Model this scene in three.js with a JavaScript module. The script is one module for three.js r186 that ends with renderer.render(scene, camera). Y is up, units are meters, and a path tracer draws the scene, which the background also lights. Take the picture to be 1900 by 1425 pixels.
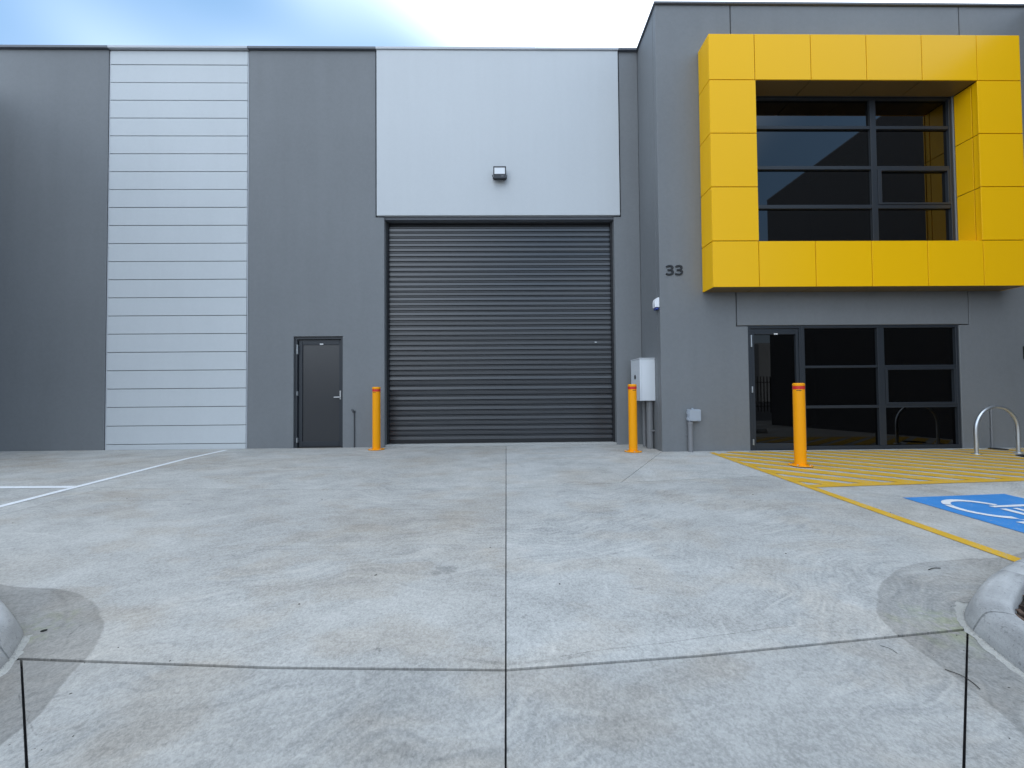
import * as THREE from 'three';
import { RoundedBoxGeometry } from 'three/addons/geometries/RoundedBoxGeometry.js';
import { TextGeometry } from 'three/addons/geometries/TextGeometry.js';
import { FontLoader } from 'three/addons/loaders/FontLoader.js';
import { mergeGeometries } from 'three/addons/utils/BufferGeometryUtils.js';

// ---------------------------------------------------------------- camera, sky, sun, exposure
const scene = new THREE.Scene();
const camera = new THREE.PerspectiveCamera(89.96, 4 / 3, 0.05, 1500);
camera.position.set(0, 1.017, 0);
camera.rotation.set(0.0208, -0.015, -0.0088, 'YXZ');
scene.add(camera);
const renderer = new THREE.WebGLRenderer({ antialias: true });
renderer.setSize(1024, 768);
renderer.toneMapping = THREE.LinearToneMapping;
renderer.toneMappingExposure = 1.7;
renderer.shadowMap.enabled = true;

// seeded random numbers and lattice noise
let seed = 12345;
const rnd = () => { seed = (seed + 0x6d2b79f5) | 0; let t = Math.imul(seed ^ (seed >>> 15), 1 | seed); t = (t + Math.imul(t ^ (t >>> 7), 61 | t)) ^ t; return ((t ^ (t >>> 14)) >>> 0) / 4294967296; };
const rr = (a, b) => a + (b - a) * rnd();
const LAT = new Float32Array(65536);
for (let i = 0; i < 65536; i++) LAT[i] = rnd() * 2 - 1;
function noise(x, y) {
  const xi = Math.floor(x), yi = Math.floor(y), fx = x - xi, fy = y - yi;
  const u = fx * fx * (3 - 2 * fx), v = fy * fy * (3 - 2 * fy), x0 = xi & 255, x1 = (xi + 1) & 255, y0 = (yi & 255) << 8, y1 = ((yi + 1) & 255) << 8;
  const a = LAT[y0 + x0], b = LAT[y0 + x1], c = LAT[y1 + x0], d = LAT[y1 + x1];
  return a + (b - a) * u + (c - a) * v + (a - b - c + d) * u * v;
}
function fbm(x, y, n) { let s = 0, a = 0.5; for (let i = 0; i < n; i++) { s += a * noise(x, y); x = x * 2.03 + 17.3; y = y * 2.01 + 9.7; a *= 0.5; } return s; }
const clamp = (x, a = 0, b = 1) => Math.min(b, Math.max(a, x));
const smooth = (a, b, x) => { const t = clamp((x - a) / (b - a)); return t * t * (3 - 2 * t); };

// a bright sky of thin broken cloud over blue, thicker towards the hidden sun
const SUN = new THREE.Vector3(0.55, 0.62, -1).normalize();
{
  const w = 1024, h = 512, data = new Float32Array(w * h * 4);
  for (let j = 0; j < h; j++) for (let i = 0; i < w; i++) {
    const el = ((j + 0.5) / h - 0.5) * Math.PI, az = ((i + 0.5) / w - 0.5) * 2 * Math.PI;
    const y = Math.sin(el), c = Math.cos(el), x = Math.cos(az) * c, z = Math.sin(az) * c;
    const k = 1.25 / (Math.max(y, 0) + 0.35), px = x * k, pz = z * k;
    const wx = fbm(px * 1.1 + 5.2, pz * 1.1 + 1.3, 3) * 0.3, wz = fbm(px * 1.1 + 31.7, pz * 1.1 + 8.1, 3) * 0.3;
    const cover = smooth(-0.27, 0.72, fbm(px * 1.25 + wx + 24.3, pz + wz + 91.8, 3) + 0.1);
    const hz = smooth(0.4, 0, Math.max(y, 0));
    const blue = [0.185 + 0.16 * hz, 0.33 + 0.12 * hz, 0.54], cl = [2.05, 2.2, 2.38];
    const o = (j * w + i) * 4;
    for (let q = 0; q < 3; q++) data[o + q] = y < 0 ? 0.3 : blue[q] + (cl[q] - blue[q]) * cover;
    data[o + 3] = 1;
  }
  const sky = new THREE.DataTexture(data, w, h, THREE.RGBAFormat, THREE.FloatType);
  sky.mapping = THREE.EquirectangularReflectionMapping; sky.magFilter = THREE.LinearFilter; sky.minFilter = THREE.LinearFilter; sky.needsUpdate = true;
  scene.background = sky; scene.environment = sky;
}
const sun = new THREE.DirectionalLight(new THREE.Color(1, 0.95, 0.88), 1.0);
sun.position.copy(SUN).multiplyScalar(60); sun.castShadow = true; sun.shadow.radius = 24;
Object.assign(sun.shadow.camera, { left: -40, right: 40, top: 40, bottom: -40, near: 1, far: 160 }); sun.shadow.mapSize.set(2048, 2048);
scene.add(sun); scene.add(sun.target);

// ---------------------------------------------------------------- helpers
const lin = (r, g, b) => new THREE.Color().setRGB(r, g, b);
function dataTex(w, h, fill, srgb) {
  const d = new Uint8Array(w * h * 4);
  for (let j = 0; j < h; j++) for (let i = 0; i < w; i++) { const o = (j * w + i) * 4, c = fill(i, j); d[o] = c[0]; d[o + 1] = c[1]; d[o + 2] = c[2]; d[o + 3] = 255; }
  const t = new THREE.DataTexture(d, w, h); t.wrapS = t.wrapT = THREE.RepeatWrapping; t.magFilter = THREE.LinearFilter; t.minFilter = THREE.LinearMipmapLinearFilter; t.generateMipmaps = true;
  if (srgb) t.colorSpace = THREE.SRGBColorSpace;
  t.needsUpdate = true; return t;
}
const enc = (l) => Math.round(255 * (l <= 0.0031308 ? 12.92 * l : 1.055 * Math.pow(clamp(l), 1 / 2.4) - 0.055));
const worldPos = (o) => { const p = new THREE.Vector3(); for (let q = o; q && q !== scene; q = q.parent) p.add(q.position); return p; };
const used = {};
function numbered(n) { used[n] = (used[n] ?? -1) + 1; return used[n] ? n + '_' + String(used[n]).padStart(3, '0') : n; }
function lit(m) { m.castShadow = true; m.receiveShadow = true; return m; }
function tag(o, label, category, group, kind) { o.userData = { label, category }; if (group) o.userData.group = group; if (kind) o.userData.kind = kind; return o; }
function thing(name, label, category, [x, y, z] = [0, 0, 0], group, kind) { const g = new THREE.Group(); g.name = numbered(name); g.position.set(x, y, z); scene.add(g); return tag(g, label, category, group, kind); }
// a mesh whose geometry is given round its own centre, placed at a world position under any parent
function part(parent, name, geo, mat, [x, y, z] = [0, 0, 0]) { const m = lit(new THREE.Mesh(geo, mat)); m.name = name; const p = worldPos(parent); m.position.set(x - p.x, y - p.y, z - p.z); parent.add(m); return m; }
// uv in metres, laid on each face along the axes that it faces least
function metricUV(g, [ox, oy, oz] = [0, 0, 0], s = 1) {
  if (g.index) g = g.toNonIndexed();
  const p = g.attributes.position, n = g.attributes.normal, uv = new Float32Array(p.count * 2);
  for (let i = 0; i < p.count; i += 3) {
    const nx = Math.abs(n.getX(i) + n.getX(i + 1) + n.getX(i + 2)), ny = Math.abs(n.getY(i) + n.getY(i + 1) + n.getY(i + 2)), nz = Math.abs(n.getZ(i) + n.getZ(i + 1) + n.getZ(i + 2));
    for (let k = i; k < i + 3; k++) {
      const X = p.getX(k) + ox, Y = p.getY(k) + oy, Z = p.getZ(k) + oz;
      const q = nz >= nx && nz >= ny ? [X, Y] : nx >= ny ? [Z, Y] : [X, Z];
      uv[k * 2] = q[0] * s; uv[k * 2 + 1] = q[1] * s;
    }
  }
  g.setAttribute('uv', new THREE.BufferAttribute(uv, 2)); return g;
}
// a box between two corners, chamfered by c; as [geometry, centre]
function block(x0, x1, y0, y1, z0, z1, c = 0) {
  const w = x1 - x0, h = y1 - y0, d = z1 - z0, o = [(x0 + x1) / 2, (y0 + y1) / 2, (z0 + z1) / 2];
  const g = c ? new RoundedBoxGeometry(w, h, d, 1, Math.min(c, w * 0.45, h * 0.45, d * 0.45)) : new THREE.BoxGeometry(w, h, d);
  return [metricUV(g, o), o];
}
const bpart = (parent, name, mat, a, c = 0) => { const [g, o] = block(...a, c); return part(parent, name, g, mat, o); };
// an outline in x, y with holes, given depth between two z planes
function slabXY(pts, holes, z0, z1, bevel = 0.006) {
  const s = new THREE.Shape(pts.map(([x, y]) => new THREE.Vector2(x, y)));
  for (const h of holes) s.holes.push(new THREE.Path(h.map(([x, y]) => new THREE.Vector2(x, y))));
  const g = new THREE.ExtrudeGeometry(s, { depth: z1 - z0 - 2 * bevel, bevelEnabled: bevel > 0, bevelThickness: bevel, bevelSize: bevel, bevelOffset: -bevel, bevelSegments: 1 });
  g.translate(0, 0, z0 + bevel); return metricUV(g);
}
const cyl = (r, h, n = 24, r2 = r) => new THREE.CylinderGeometry(r2, r, h, n);

// ---------------------------------------------------------------- ground shape
const BREAK = -6.2, FALL = 0.03, STREET = 3.0;
const gy = (z) => (z < BREAK ? 0 : -FALL * (Math.min(z, STREET) - BREAK));
function clipHalf(poly, f) {
  const out = [];
  for (let i = 0; i < poly.length; i++) {
    const a = poly[i], b = poly[(i + 1) % poly.length], fa = f(a), fb = f(b);
    if (fa >= 0) out.push(a);
    if ((fa > 0 && fb < 0) || (fa < 0 && fb > 0)) { const t = fa / (fa - fb); out.push([a[0] + (b[0] - a[0]) * t, a[1] + (b[1] - a[1]) * t]); }
  }
  return out;
}
function shrink(poly, d) {
  let area = 0;
  for (let i = 0; i < poly.length; i++) { const a = poly[i], b = poly[(i + 1) % poly.length]; area += a[0] * b[1] - b[0] * a[1]; }
  const sgn = area > 0 ? 1 : -1, n = poly.length;
  return poly.map((p, i) => {
    const a = poly[(i + n - 1) % n], b = poly[(i + 1) % n];
    let e1 = [p[0] - a[0], p[1] - a[1]], e2 = [b[0] - p[0], b[1] - p[1]]; const l1 = Math.hypot(...e1), l2 = Math.hypot(...e2);
    const n1 = [-e1[1] / l1 * sgn, e1[0] / l1 * sgn], n2 = [-e2[1] / l2 * sgn, e2[0] / l2 * sgn], k = 1 + n1[0] * n2[0] + n1[1] * n2[1];
    return [p[0] + (n1[0] + n2[0]) * d / k, p[1] + (n1[1] + n2[1]) * d / k];
  });
}
// a sheet on the ground for an outline in plan, with a skirt of the given depth
function groundSheet(poly, lift, skirt, [u0, u1, v0, v1] = [0, 1, 0, 1]) {
  const pos = [], uv = [], uv1 = [];
  const put = (x, y, z) => { pos.push(x, y, z); uv.push((x - u0) / (u1 - u0), (z - v0) / (v1 - v0)); uv1.push(x, z); };
  const bands = [[-1e3, BREAK], [BREAK, STREET], [STREET, 1e3]];
  for (const [a, b] of bands) {
    const q = clipHalf(clipHalf(poly, (p) => p[1] - a), (p) => b - p[1]);
    if (q.length < 3) continue;
    const pts = q.map(([x, z]) => new THREE.Vector2(x, z));
    for (const t of THREE.ShapeUtils.triangulateShape(pts, [])) {
      let [i, j, k] = t; const A = q[i], B = q[j], C = q[k];
      if ((B[0] - A[0]) * (C[1] - A[1]) - (B[1] - A[1]) * (C[0] - A[0]) > 0) [j, k] = [k, j];
      for (const v of [i, j, k]) put(q[v][0], gy(q[v][1]) + lift, q[v][1]);
    }
  }
  if (skirt) for (let i = 0; i < poly.length; i++) {
    const cuts = [poly[i], poly[(i + 1) % poly.length]], [a, b] = cuts;
    if ((a[1] - BREAK) * (b[1] - BREAK) < 0) { const t = (BREAK - a[1]) / (b[1] - a[1]); cuts.splice(1, 0, [a[0] + (b[0] - a[0]) * t, BREAK]); }
    for (let k = 0; k + 1 < cuts.length; k++) {
      const [p, r] = [cuts[k], cuts[k + 1]], yp = gy(p[1]) + lift, yr = gy(r[1]) + lift;
      put(p[0], yp, p[1]); put(r[0], yr, r[1]); put(r[0], yr - skirt, r[1]); put(p[0], yp, p[1]); put(r[0], yr - skirt, r[1]); put(p[0], yp - skirt, p[1]);
    }
  }
  const g = new THREE.BufferGeometry();
  g.setAttribute('position', new THREE.Float32BufferAttribute(pos, 3)); g.setAttribute('uv', new THREE.Float32BufferAttribute(uv, 2)); g.setAttribute('uv1', new THREE.Float32BufferAttribute(uv1, 2));
  g.computeVertexNormals(); return g;
}

// ---------------------------------------------------------------- concrete
// damp margins round the two kerb noses, outlined as on the site
const DAMP = [
  [[1.6, -1.1], [1.75, -1.323], [1.775, -1.46], [1.79, -1.6], [1.80, -1.72], [1.82, -1.84], [1.88, -1.95], [1.997, -2.06], [2.12, -2.2], [2.3, -2.32], [2.46, -2.42], [2.647, -2.475], [2.84, -2.49], [3.04, -2.51], [3.44, -2.56], [4.6, -2.95], [4.6, -1], [2.2, 1], [1.6, 0]],
  [[-1.62, -1.1], [-1.711, -1.341], [-1.705, -1.43], [-1.763, -1.576], [-1.84, -1.72], [-1.90, -1.83], [-1.984, -1.94], [-2.139, -2.08], [-2.29, -2.18], [-2.429, -2.26], [-2.6, -2.31], [-2.752, -2.341], [-3.03, -2.38], [-4.4, -2.85], [-4.4, -1], [-2.2, 1], [-1.62, 0]],
];
for (let q = 0; q < 2; q++) for (let k = 0; k < 2; k++) DAMP[q] = DAMP[q].flatMap((a, i) => { const b = DAMP[q][(i + 1) % DAMP[q].length]; return [[a[0] * 0.75 + b[0] * 0.25, a[1] * 0.75 + b[1] * 0.25], [a[0] * 0.25 + b[0] * 0.75, a[1] * 0.25 + b[1] * 0.75]]; });
const DBOX = DAMP.map((d) => [Math.min(...d.map((p) => p[0])) - 0.05, Math.max(...d.map((p) => p[0])) + 0.05, Math.min(...d.map((p) => p[1])) - 0.05]);
function signedDist(poly, x, z) {
  let d = 1e9, inside = false;
  for (let i = 0, j = poly.length - 1; i < poly.length; j = i++) {
    const [xi, zi] = poly[i], [xj, zj] = poly[j], ex = xj - xi, ez = zj - zi, t = clamp(((x - xi) * ex + (z - zi) * ez) / (ex * ex + ez * ez));
    d = Math.min(d, Math.hypot(x - xi - ex * t, z - zi - ez * t));
    if ((zi > z) !== (zj > z) && x < ((xj - xi) * (z - zi)) / (zj - zi) + xi) inside = !inside;
  }
  return inside ? d : -d;
}
// sweeps of the trowel and tyre scuffs: arcs in plan [cx, cz, radius, from, to, width, strength]
const ARCS = [];
for (let i = 0; i < 900; i++) { const r = Math.pow(rnd(), 1.4) * 1.3 + 0.18, a = rr(0, 6.28); ARCS.push([rr(-7, 6), rr(-7, -0.6), r, a, a + rr(0.3, 1.5), rr(0.004, 0.014), rr(-0.07, 0.07)]); }
for (const [x, z, r, a, b, w, s] of [[0.05, -2.35, 0.86, 1.05, 2.1, 0.014, -0.13], [-0.05, -1.95, 0.62, 0.5, 2.4, 0.05, -0.05], [0.1, -2.6, 1.42, 0.9, 1.7, 0.06, -0.05], [-1.4, -3.2, 2.2, 0.4, 1.3, 0.09, -0.035], [1.3, -3.9, 2.5, 1.3, 2.4, 0.09, -0.04], [1.6, -5.1, 2.4, 3.6, 5.4, 0.07, -0.05], [0.9, -2.2, 1.5, 3.5, 5.2, 0.08, -0.04], [-1.95, -1.95, 0.17, 1.4, 4.6, 0.006, -0.14], [-2.8, -4.6, 1.8, 0.3, 1.2, 0.06, 0.05], [-1.2, -6.8, 2.6, 0.2, 1.3, 0.1, -0.04]]) ARCS.push([x, z, r, a, b, w, s]);
// fine cracks / scored hairlines
const LINES = [[0.22, -1.70, 1.6, -1.90, 0.0022, -0.3], [-1.9, -1.55, -1.62, -1.36, 0.003, -0.2], [-4.2, -4.05, -1.3, -3.95, 0.006, -0.1]];
function concrete(x0, x1, z0, z1, w, h, tone = 1, warm = 0, dampHere = true) {
  const n = w * h, mark = new Float32Array(n), sx = w / (x1 - x0), sz = h / (z1 - z0);
  const splat = (x, z, r, s) => {
    const ci = (x - x0) * sx, cj = (z - z0) * sz, ri = Math.max(r * sx, 0.8), rj = Math.max(r * sz, 0.8);
    for (let j = Math.max(0, Math.ceil(cj - rj)); j <= Math.min(h - 1, cj + rj); j++) for (let i = Math.max(0, Math.ceil(ci - ri)); i <= Math.min(w - 1, ci + ri); i++) {
      const e = 1 - ((i - ci) / ri) ** 2 - ((j - cj) / rj) ** 2, o = j * w + i;
      if (e > 0) { const v = s * e; if (Math.abs(v) > Math.abs(mark[o])) mark[o] = v; }
    }
  };
  for (const [cx, cz, r, a, b, wd, s] of ARCS) {
    if (cx + r < x0 || cx - r > x1 || cz + r < z0 || cz - r > z1) continue;
    const m = Math.ceil(((b - a) * r) / (wd * 0.5));
    for (let k = 0; k <= m; k++) { const t = a + ((b - a) * k) / m, q = r + 0.02 * noise(t * 3, cx * 9); splat(cx + Math.cos(t) * q, cz + Math.sin(t) * q * 0.8, wd, s * Math.sin((Math.PI * k) / m) * (0.75 + 0.5 * noise(t * 14, cz))); }
  }
  for (const [ax, az, bx, bz] of [[-0.012, -7.3, -0.012, -0.6], [-2.13, -1.74, -1.01, -1.66], [-1.01, -1.66, -0.012, -1.62], [-0.012, -1.62, 0.83, -1.68], [0.83, -1.68, 2.18, -1.82], [-2.13, -1.74, -1.51, -1.25], [-1.51, -1.25, -1.1, -0.93], [2.18, -1.82, 1.39, -1.18]]) { // grit and chipped arrises along the saw cuts
    const len = Math.hypot(bx - ax, bz - az), m = Math.ceil(len / 0.004);
    for (let k = 0; k <= m; k++) { const t = k / m, q = noise(t * len * 16 + ax * 7, az * 5), c = noise(t * len * 90 + 3, bx * 9); if (q > -0.35) splat(ax + (bx - ax) * t + 0.004 * c, az + (bz - az) * t + 0.004 * c, 0.005 + 0.005 * Math.max(0, c), -0.05 - 0.09 * Math.max(0, q + 0.3 * c)); }
  }
  for (const [ax, az, bx, bz, wd, s] of LINES) for (let k = 0; k <= 900; k++) { const t = k / 900; splat(ax + (bx - ax) * t, az + (bz - az) * t + 0.008 * noise(t * 8, ax), wd, s * (0.6 + 0.4 * noise(t * 30, az))); }
  for (let k = 0; k < 26; k++) { // small oil and rubber spots
    const x = -6 + 12 * ((k * 0.618034) % 1), z = -6.9 + 5.9 * ((k * 0.754878) % 1);
    for (let q = 0; q < 5; q++) splat(x + 0.02 * noise(k, q * 3.3), z + 0.015 * noise(q * 2.1, k), 0.006 + 0.008 * ((k * 7 + q) % 5) / 5, -0.16);
  }
  for (let q = 0; q < 24; q++) splat(-0.40 + 0.07 * noise(q * 1.7, 3), -2.47 + 0.045 * noise(5, q * 1.3), 0.03, -0.12);
  const d = new Uint8Array(n * 4);
  for (let j = 0; j < h; j++) {
    const z = z0 + (j + 0.5) / sz;
    for (let i = 0; i < w; i++) {
      const x = x0 + (i + 0.5) / sx, o = j * w + i;
      const big = fbm(x * 0.62 + 3.1, z * 0.8 + 7.7, 4), mid = fbm(x * 2.1 + 11, z * 2.9 + 5, 5), ang = -0.2 + 0.3 * noise(x * 0.4 + 9, z * 0.4 + 2);
      const w1 = fbm(x * 1.7 + 4, z * 1.7 + 90, 3), ca = Math.cos(ang), sa = Math.sin(ang), u = x * ca + z * sa + 0.3 * w1, v = z * ca - x * sa + 0.28 * w1;
      const st = noise(u * 4.5, v * 46) * 0.55 + noise(u * 9 + 3, v * 110 + 8) * 0.45, mask = smooth(-0.35, 0.45, noise(x * 1.25 + 60, z * 1.5 + 21));
      const grain = LAT[((i * 7919 + j * 104729) ^ (i * j * 31)) & 65535], speck = 0.65 * noise(x * 165, z * 165) + 0.5 * noise(x * 84 + 9, z * 84 + 4), blot = fbm(x * 5.5 + 80, z * 8 + 30, 4);
      let l = 1 + 0.08 * big + 0.11 * mid + 0.2 * st * (0.3 + 0.7 * mask) + 0.15 * blot + 0.14 * grain + 0.22 * speck + 2.2 * mark[o];
      if (speck > 0.62) l -= 0.3 * (speck - 0.62);
      let wm = warm * 1.6 + 0.75 * smooth(-0.1, 0.45, fbm(x * 0.9 + 70, z * 1.2 + 50, 4)) + 0.9 * smooth(-0.05, 0.4, fbm(x * 2.4 + 15, z * 4.4 + 66, 5)) + 0.4 * st * mask - 0.35;
      l *= 1 - 0.085 * Math.max(wm, 0); let g = 0;
      if (dampHere) for (let q = 0; q < 2; q++) {
        if (x < DBOX[q][0] || x > DBOX[q][1] || z < DBOX[q][2]) continue;
        const sd = signedDist(DAMP[q], x, z) + 0.012 * noise(x * 5, z * 5) + 0.003 * noise(x * 31, z * 31);
        if (sd > -0.02) {
          const k = smooth(-0.004, 0.008, sd), fade = 0.85 + 0.25 * noise(x * 2.2, z * 2.2);
          l *= 1 - k * ((q ? 0.32 : 0.26) * fade + 0.05 * mid + (sd < 0.02 ? 0.03 : 0));
          wm += 0.22 * k;
        }
        if (q === 0) { const mo = Math.hypot(x - 2.16, (z + 1.84) * 1.4); g = Math.max(g, 0.6 * smooth(0.3, 0.02, mo + 0.12 * noise(x * 14, z * 14)) * smooth(-0.5, 0.4, noise(x * 40, z * 40))); }
        else { const mo = Math.hypot(x + 2.33, (z + 1.95) * 1.2); g = Math.max(g, 0.4 * smooth(0.2, 0.02, mo + 0.1 * noise(x * 14, z * 14)) * smooth(-0.5, 0.4, noise(x * 40, z * 40))); }
      }
      l *= tone * 0.408;
      d[o * 4] = enc(l * (1.022 + 0.038 * wm - 0.16 * g)); d[o * 4 + 1] = enc(l * (1.004 - 0.004 * wm - 0.03 * g)); d[o * 4 + 2] = enc(l * (0.945 - 0.045 * wm - 0.34 * g)); d[o * 4 + 3] = 255;
    }
  }
  const t = new THREE.DataTexture(d, w, h); t.colorSpace = THREE.SRGBColorSpace; t.magFilter = THREE.LinearFilter; t.minFilter = THREE.LinearMipmapLinearFilter; t.generateMipmaps = true; t.needsUpdate = true;
  return t;
}
const gritBump = dataTex(512, 512, (i, j) => { const p = (a, b) => noise((i / 512) * a, (j / 512) * a + b); const v = 128 + 60 * p(256, 0) + 40 * p(128, 7) + 26 * LAT[(i * 613 + j * 7877) & 65535]; return [v, v, v]; });
gritBump.channel = 1;
const concreteMat = (map) => new THREE.MeshPhysicalMaterial({ map, roughness: 0.82, bumpMap: gritBump, bumpScale: 0.0016 });

// ---------------------------------------------------------------- the setting: ground and slabs
const asphalt = new THREE.MeshStandardMaterial({ color: lin(0.055, 0.055, 0.058), roughness: 0.95 });
{
  const g = new THREE.BufferGeometry(), zs = [-400, BREAK, STREET, 400], p = [], idx = [];
  for (const z of zs) p.push(-400, gy(z) - 0.045, z, 400, gy(z) - 0.045, z);
  for (let k = 0; k < 3; k++) { const a = k * 2; idx.push(a, a + 2, a + 1, a + 1, a + 2, a + 3); }
  g.setAttribute('position', new THREE.Float32BufferAttribute(p, 3)); g.setIndex(idx); g.computeVertexNormals();
  const m = lit(new THREE.Mesh(g, asphalt)); m.name = 'ground'; scene.add(tag(m, 'dark ground sheet under the concrete and out to the street', 'ground', null, 'structure'));
}
const pavement = thing('pavement', 'pale trowelled concrete forecourt cut into slabs by dark joints', 'pavement', [0, 0, 0], null, 'structure');
const CZ = -0.012;
const SLABS = [
  // outline in plan, texture size, tone, warmth
  [[[-14, -7.3], [CZ, -7.3], [CZ, -4.29], [-2.8, -4.40], [-4.66, -4.54], [-14, -5.1]], 1280, 0.95, 0.25, [-10, 0, -7.3, -4.2]],
  [[[CZ, -7.3], [2.6, -7.3], [2.6, -6.4], [1.33, -4.49], [0.36, -4.37], [CZ, -4.29]], 1024, 1.03, 0, [-0.1, 2.7, -7.3, -4.2]],
  [[[2.6, -6.4], [9.097, -6.4], [9.097, -5.2], [3.23, -4.72], [1.33, -4.49]], 1024, 1.04, -0.1, [1.3, 9, -6.45, -4.4]],
  [[[-14, -5.1], [-4.66, -4.54], [-4.66, -1.2], [-14, -1.2]], 640, 0.93, 0.15, [-9, -4.6, -5, -1.1]],
  [[[-4.66, -4.54], [-2.8, -4.40], [CZ, -4.29], [CZ, -1.624], [-1.01, -1.664], [-2.13, -1.744], [-4.66, -1.74]], 1792, 0.9, 0.3, [-4.7, 0, -4.6, -1.6]],
  [[[CZ, -4.29], [0.36, -4.37], [1.33, -4.49], [3.23, -4.72], [4.61, -4.85], [4.61, -1.82], [2.18, -1.824], [0.83, -1.684], [CZ, -1.624]], 1792, 0.95, 0, [-0.1, 4.65, -4.9, -1.6]],
  [[[4.61, -4.85], [9.097, -5.2], [9.097, -1.2], [4.61, -1.2]], 640, 1.02, -0.05, [4.6, 9, -5.3, -1.1]],
  [[[-2.13, -1.736], [-1.01, -1.656], [CZ, -1.616], [CZ, 3], [-1.1, 3], [-1.1, -0.93], [-1.51, -1.25]], 1408, 0.78, 0.12, [-2.2, 0, -1.8, -0.6]],  // from here on, foreground shade is painted into the lower slab tone
  [[[CZ, -1.616], [0.83, -1.676], [2.18, -1.816], [1.39, -1.18], [1.1, -0.95], [1.1, 3], [CZ, 3]], 1408, 0.8, 0.08, [-0.1, 2.2, -1.9, -0.6]],
  [[[-2.13, -1.736], [-1.51, -1.25], [-1.1, -0.93], [-1.1, 3], [-14, 3], [-14, -1.2], [-4.66, -1.2], [-4.66, -1.74]], 768, 0.76, 0.12, [-2.8, -1, -1.8, -0.6]],
  [[[2.18, -1.816], [4.61, -1.82], [4.61, -1.2], [9.097, -1.2], [14, 3], [1.1, 3], [1.1, -0.95], [1.39, -1.18]], 768, 0.78, 0.1, [1, 2.8, -1.9, -0.6]],
];
for (const [poly, size, tone, warm, range] of SLABS) {
  const [a, b, c, d] = range, asp = (b - a) / (d - c), w = asp >= 1 ? size : Math.round(size * asp), h = asp >= 1 ? Math.round(size / asp) : size;
  const tex = concrete(a, b, c, d, w, h, tone, warm, c > -5.4);
  tex.wrapS = tex.wrapT = THREE.MirroredRepeatWrapping;
    part(pavement, 'concrete_slab', groundSheet(shrink(poly, 0.0034), 0, 0.04, range), concreteMat(tex));
}

// ---------------------------------------------------------------- painted markings
const wear = (r, g, b, k) => dataTex(512, 512, (i, j) => {
  const x = i / 512, y = j / 512, n = fbm(x * 9, y * 9, 4), s = noise(x * 128, y * 128), f = LAT[(i * 331 + j * 7919) & 65535], t = smooth(0.62, 0.9, s + 0.55 * n), q = 1 + 0.1 * n + 0.04 * f;
  return [enc((r * q) * (1 - k * t) + 0.36 * k * t), enc((g * q) * (1 - k * t) + 0.36 * k * t), enc((b * q) * (1 - k * t) + 0.35 * k * t)];
}, true);
const paint = (r, g, b, k) => { const t = wear(r, g, b, k); t.channel = 1; return new THREE.MeshStandardMaterial({ map: t, roughness: 0.7, bumpMap: gritBump, bumpScale: 0.0008 }); };
const whitePaint = paint(0.72, 0.73, 0.74, 0.5), yellowPaint = paint(0.62, 0.36, 0.02, 0.75), bluePaint = paint(0.036, 0.225, 0.56, 0.4);
const strip = (ax, az, bx, bz, w) => { const l = Math.hypot(bx - ax, bz - az), nx = (-(bz - az) / l) * w / 2, nz = ((bx - ax) / l) * w / 2; return [[ax + nx, az + nz], [bx + nx, bz + nz], [bx - nx, bz - nz], [ax - nx, az - nz]]; };
function marking(name, label, group, poly, mat) { const m = lit(new THREE.Mesh(groundSheet(poly, 0.004, 0), mat)); m.name = name; scene.add(tag(m, label, 'road marking', group)); return m; }
marking('bay_line', 'long white painted line running from the pale board wall towards the kerb', null, strip(-4.96, -2.9, -5.125, -7.12, 0.085), whitePaint);
marking('bay_line_001', 'short white painted line across, meeting the long white line', null, strip(-13, -4.75, -5.075, -4.585, 0.085), whitePaint);
marking('bay_line_002', 'single yellow painted line running from the hatching past the blue symbol', null, [[3.285, -4.19], [3.385, -4.185], [3.375, -2.3], [3.275, -2.3]], yellowPaint);
{
  const hatch = thing('hatched_marking', 'yellow diagonal hatching painted before the glass office entrance', 'road marking', [5.5, 0, -5.3]);
  const low = (x) => -4.185 - 0.06 * (x - 3.39), zone = [[3.385, -6.1], [3.64, -6.29], [8.85, -6.29], [8.85, low(8.85) - 0.1], [3.385, low(3.385) - 0.1]];
  part(hatch, 'border', groundSheet([[3.285, -6.22], [3.38, -6.235], [3.384, -4.19], [3.286, -4.186]], 0.004, 0), yellowPaint);
  part(hatch, 'border', groundSheet([[3.386, low(3.386) - 0.105], [8.85, low(8.85) - 0.105], [8.85, low(8.85)], [3.386, low(3.386)]], 0.0044, 0), yellowPaint);
  const S = 0.79, P = 0.385;
  for (let k = -1; k < 18; k++) { // band between z = z0 + S x and the next
    const z0 = -4.44 - (k + 0.0) * P, w = 0.245;
    let q = clipHalf(clipHalf(zone, (p) => p[1] - (z0 - w + S * (p[0] - 3.385))), (p) => z0 + S * (p[0] - 3.385) - p[1]);
    if (q.length > 2) part(hatch, 'stripe', groundSheet(q, 0.004, 0), yellowPaint);
  }
}
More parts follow.
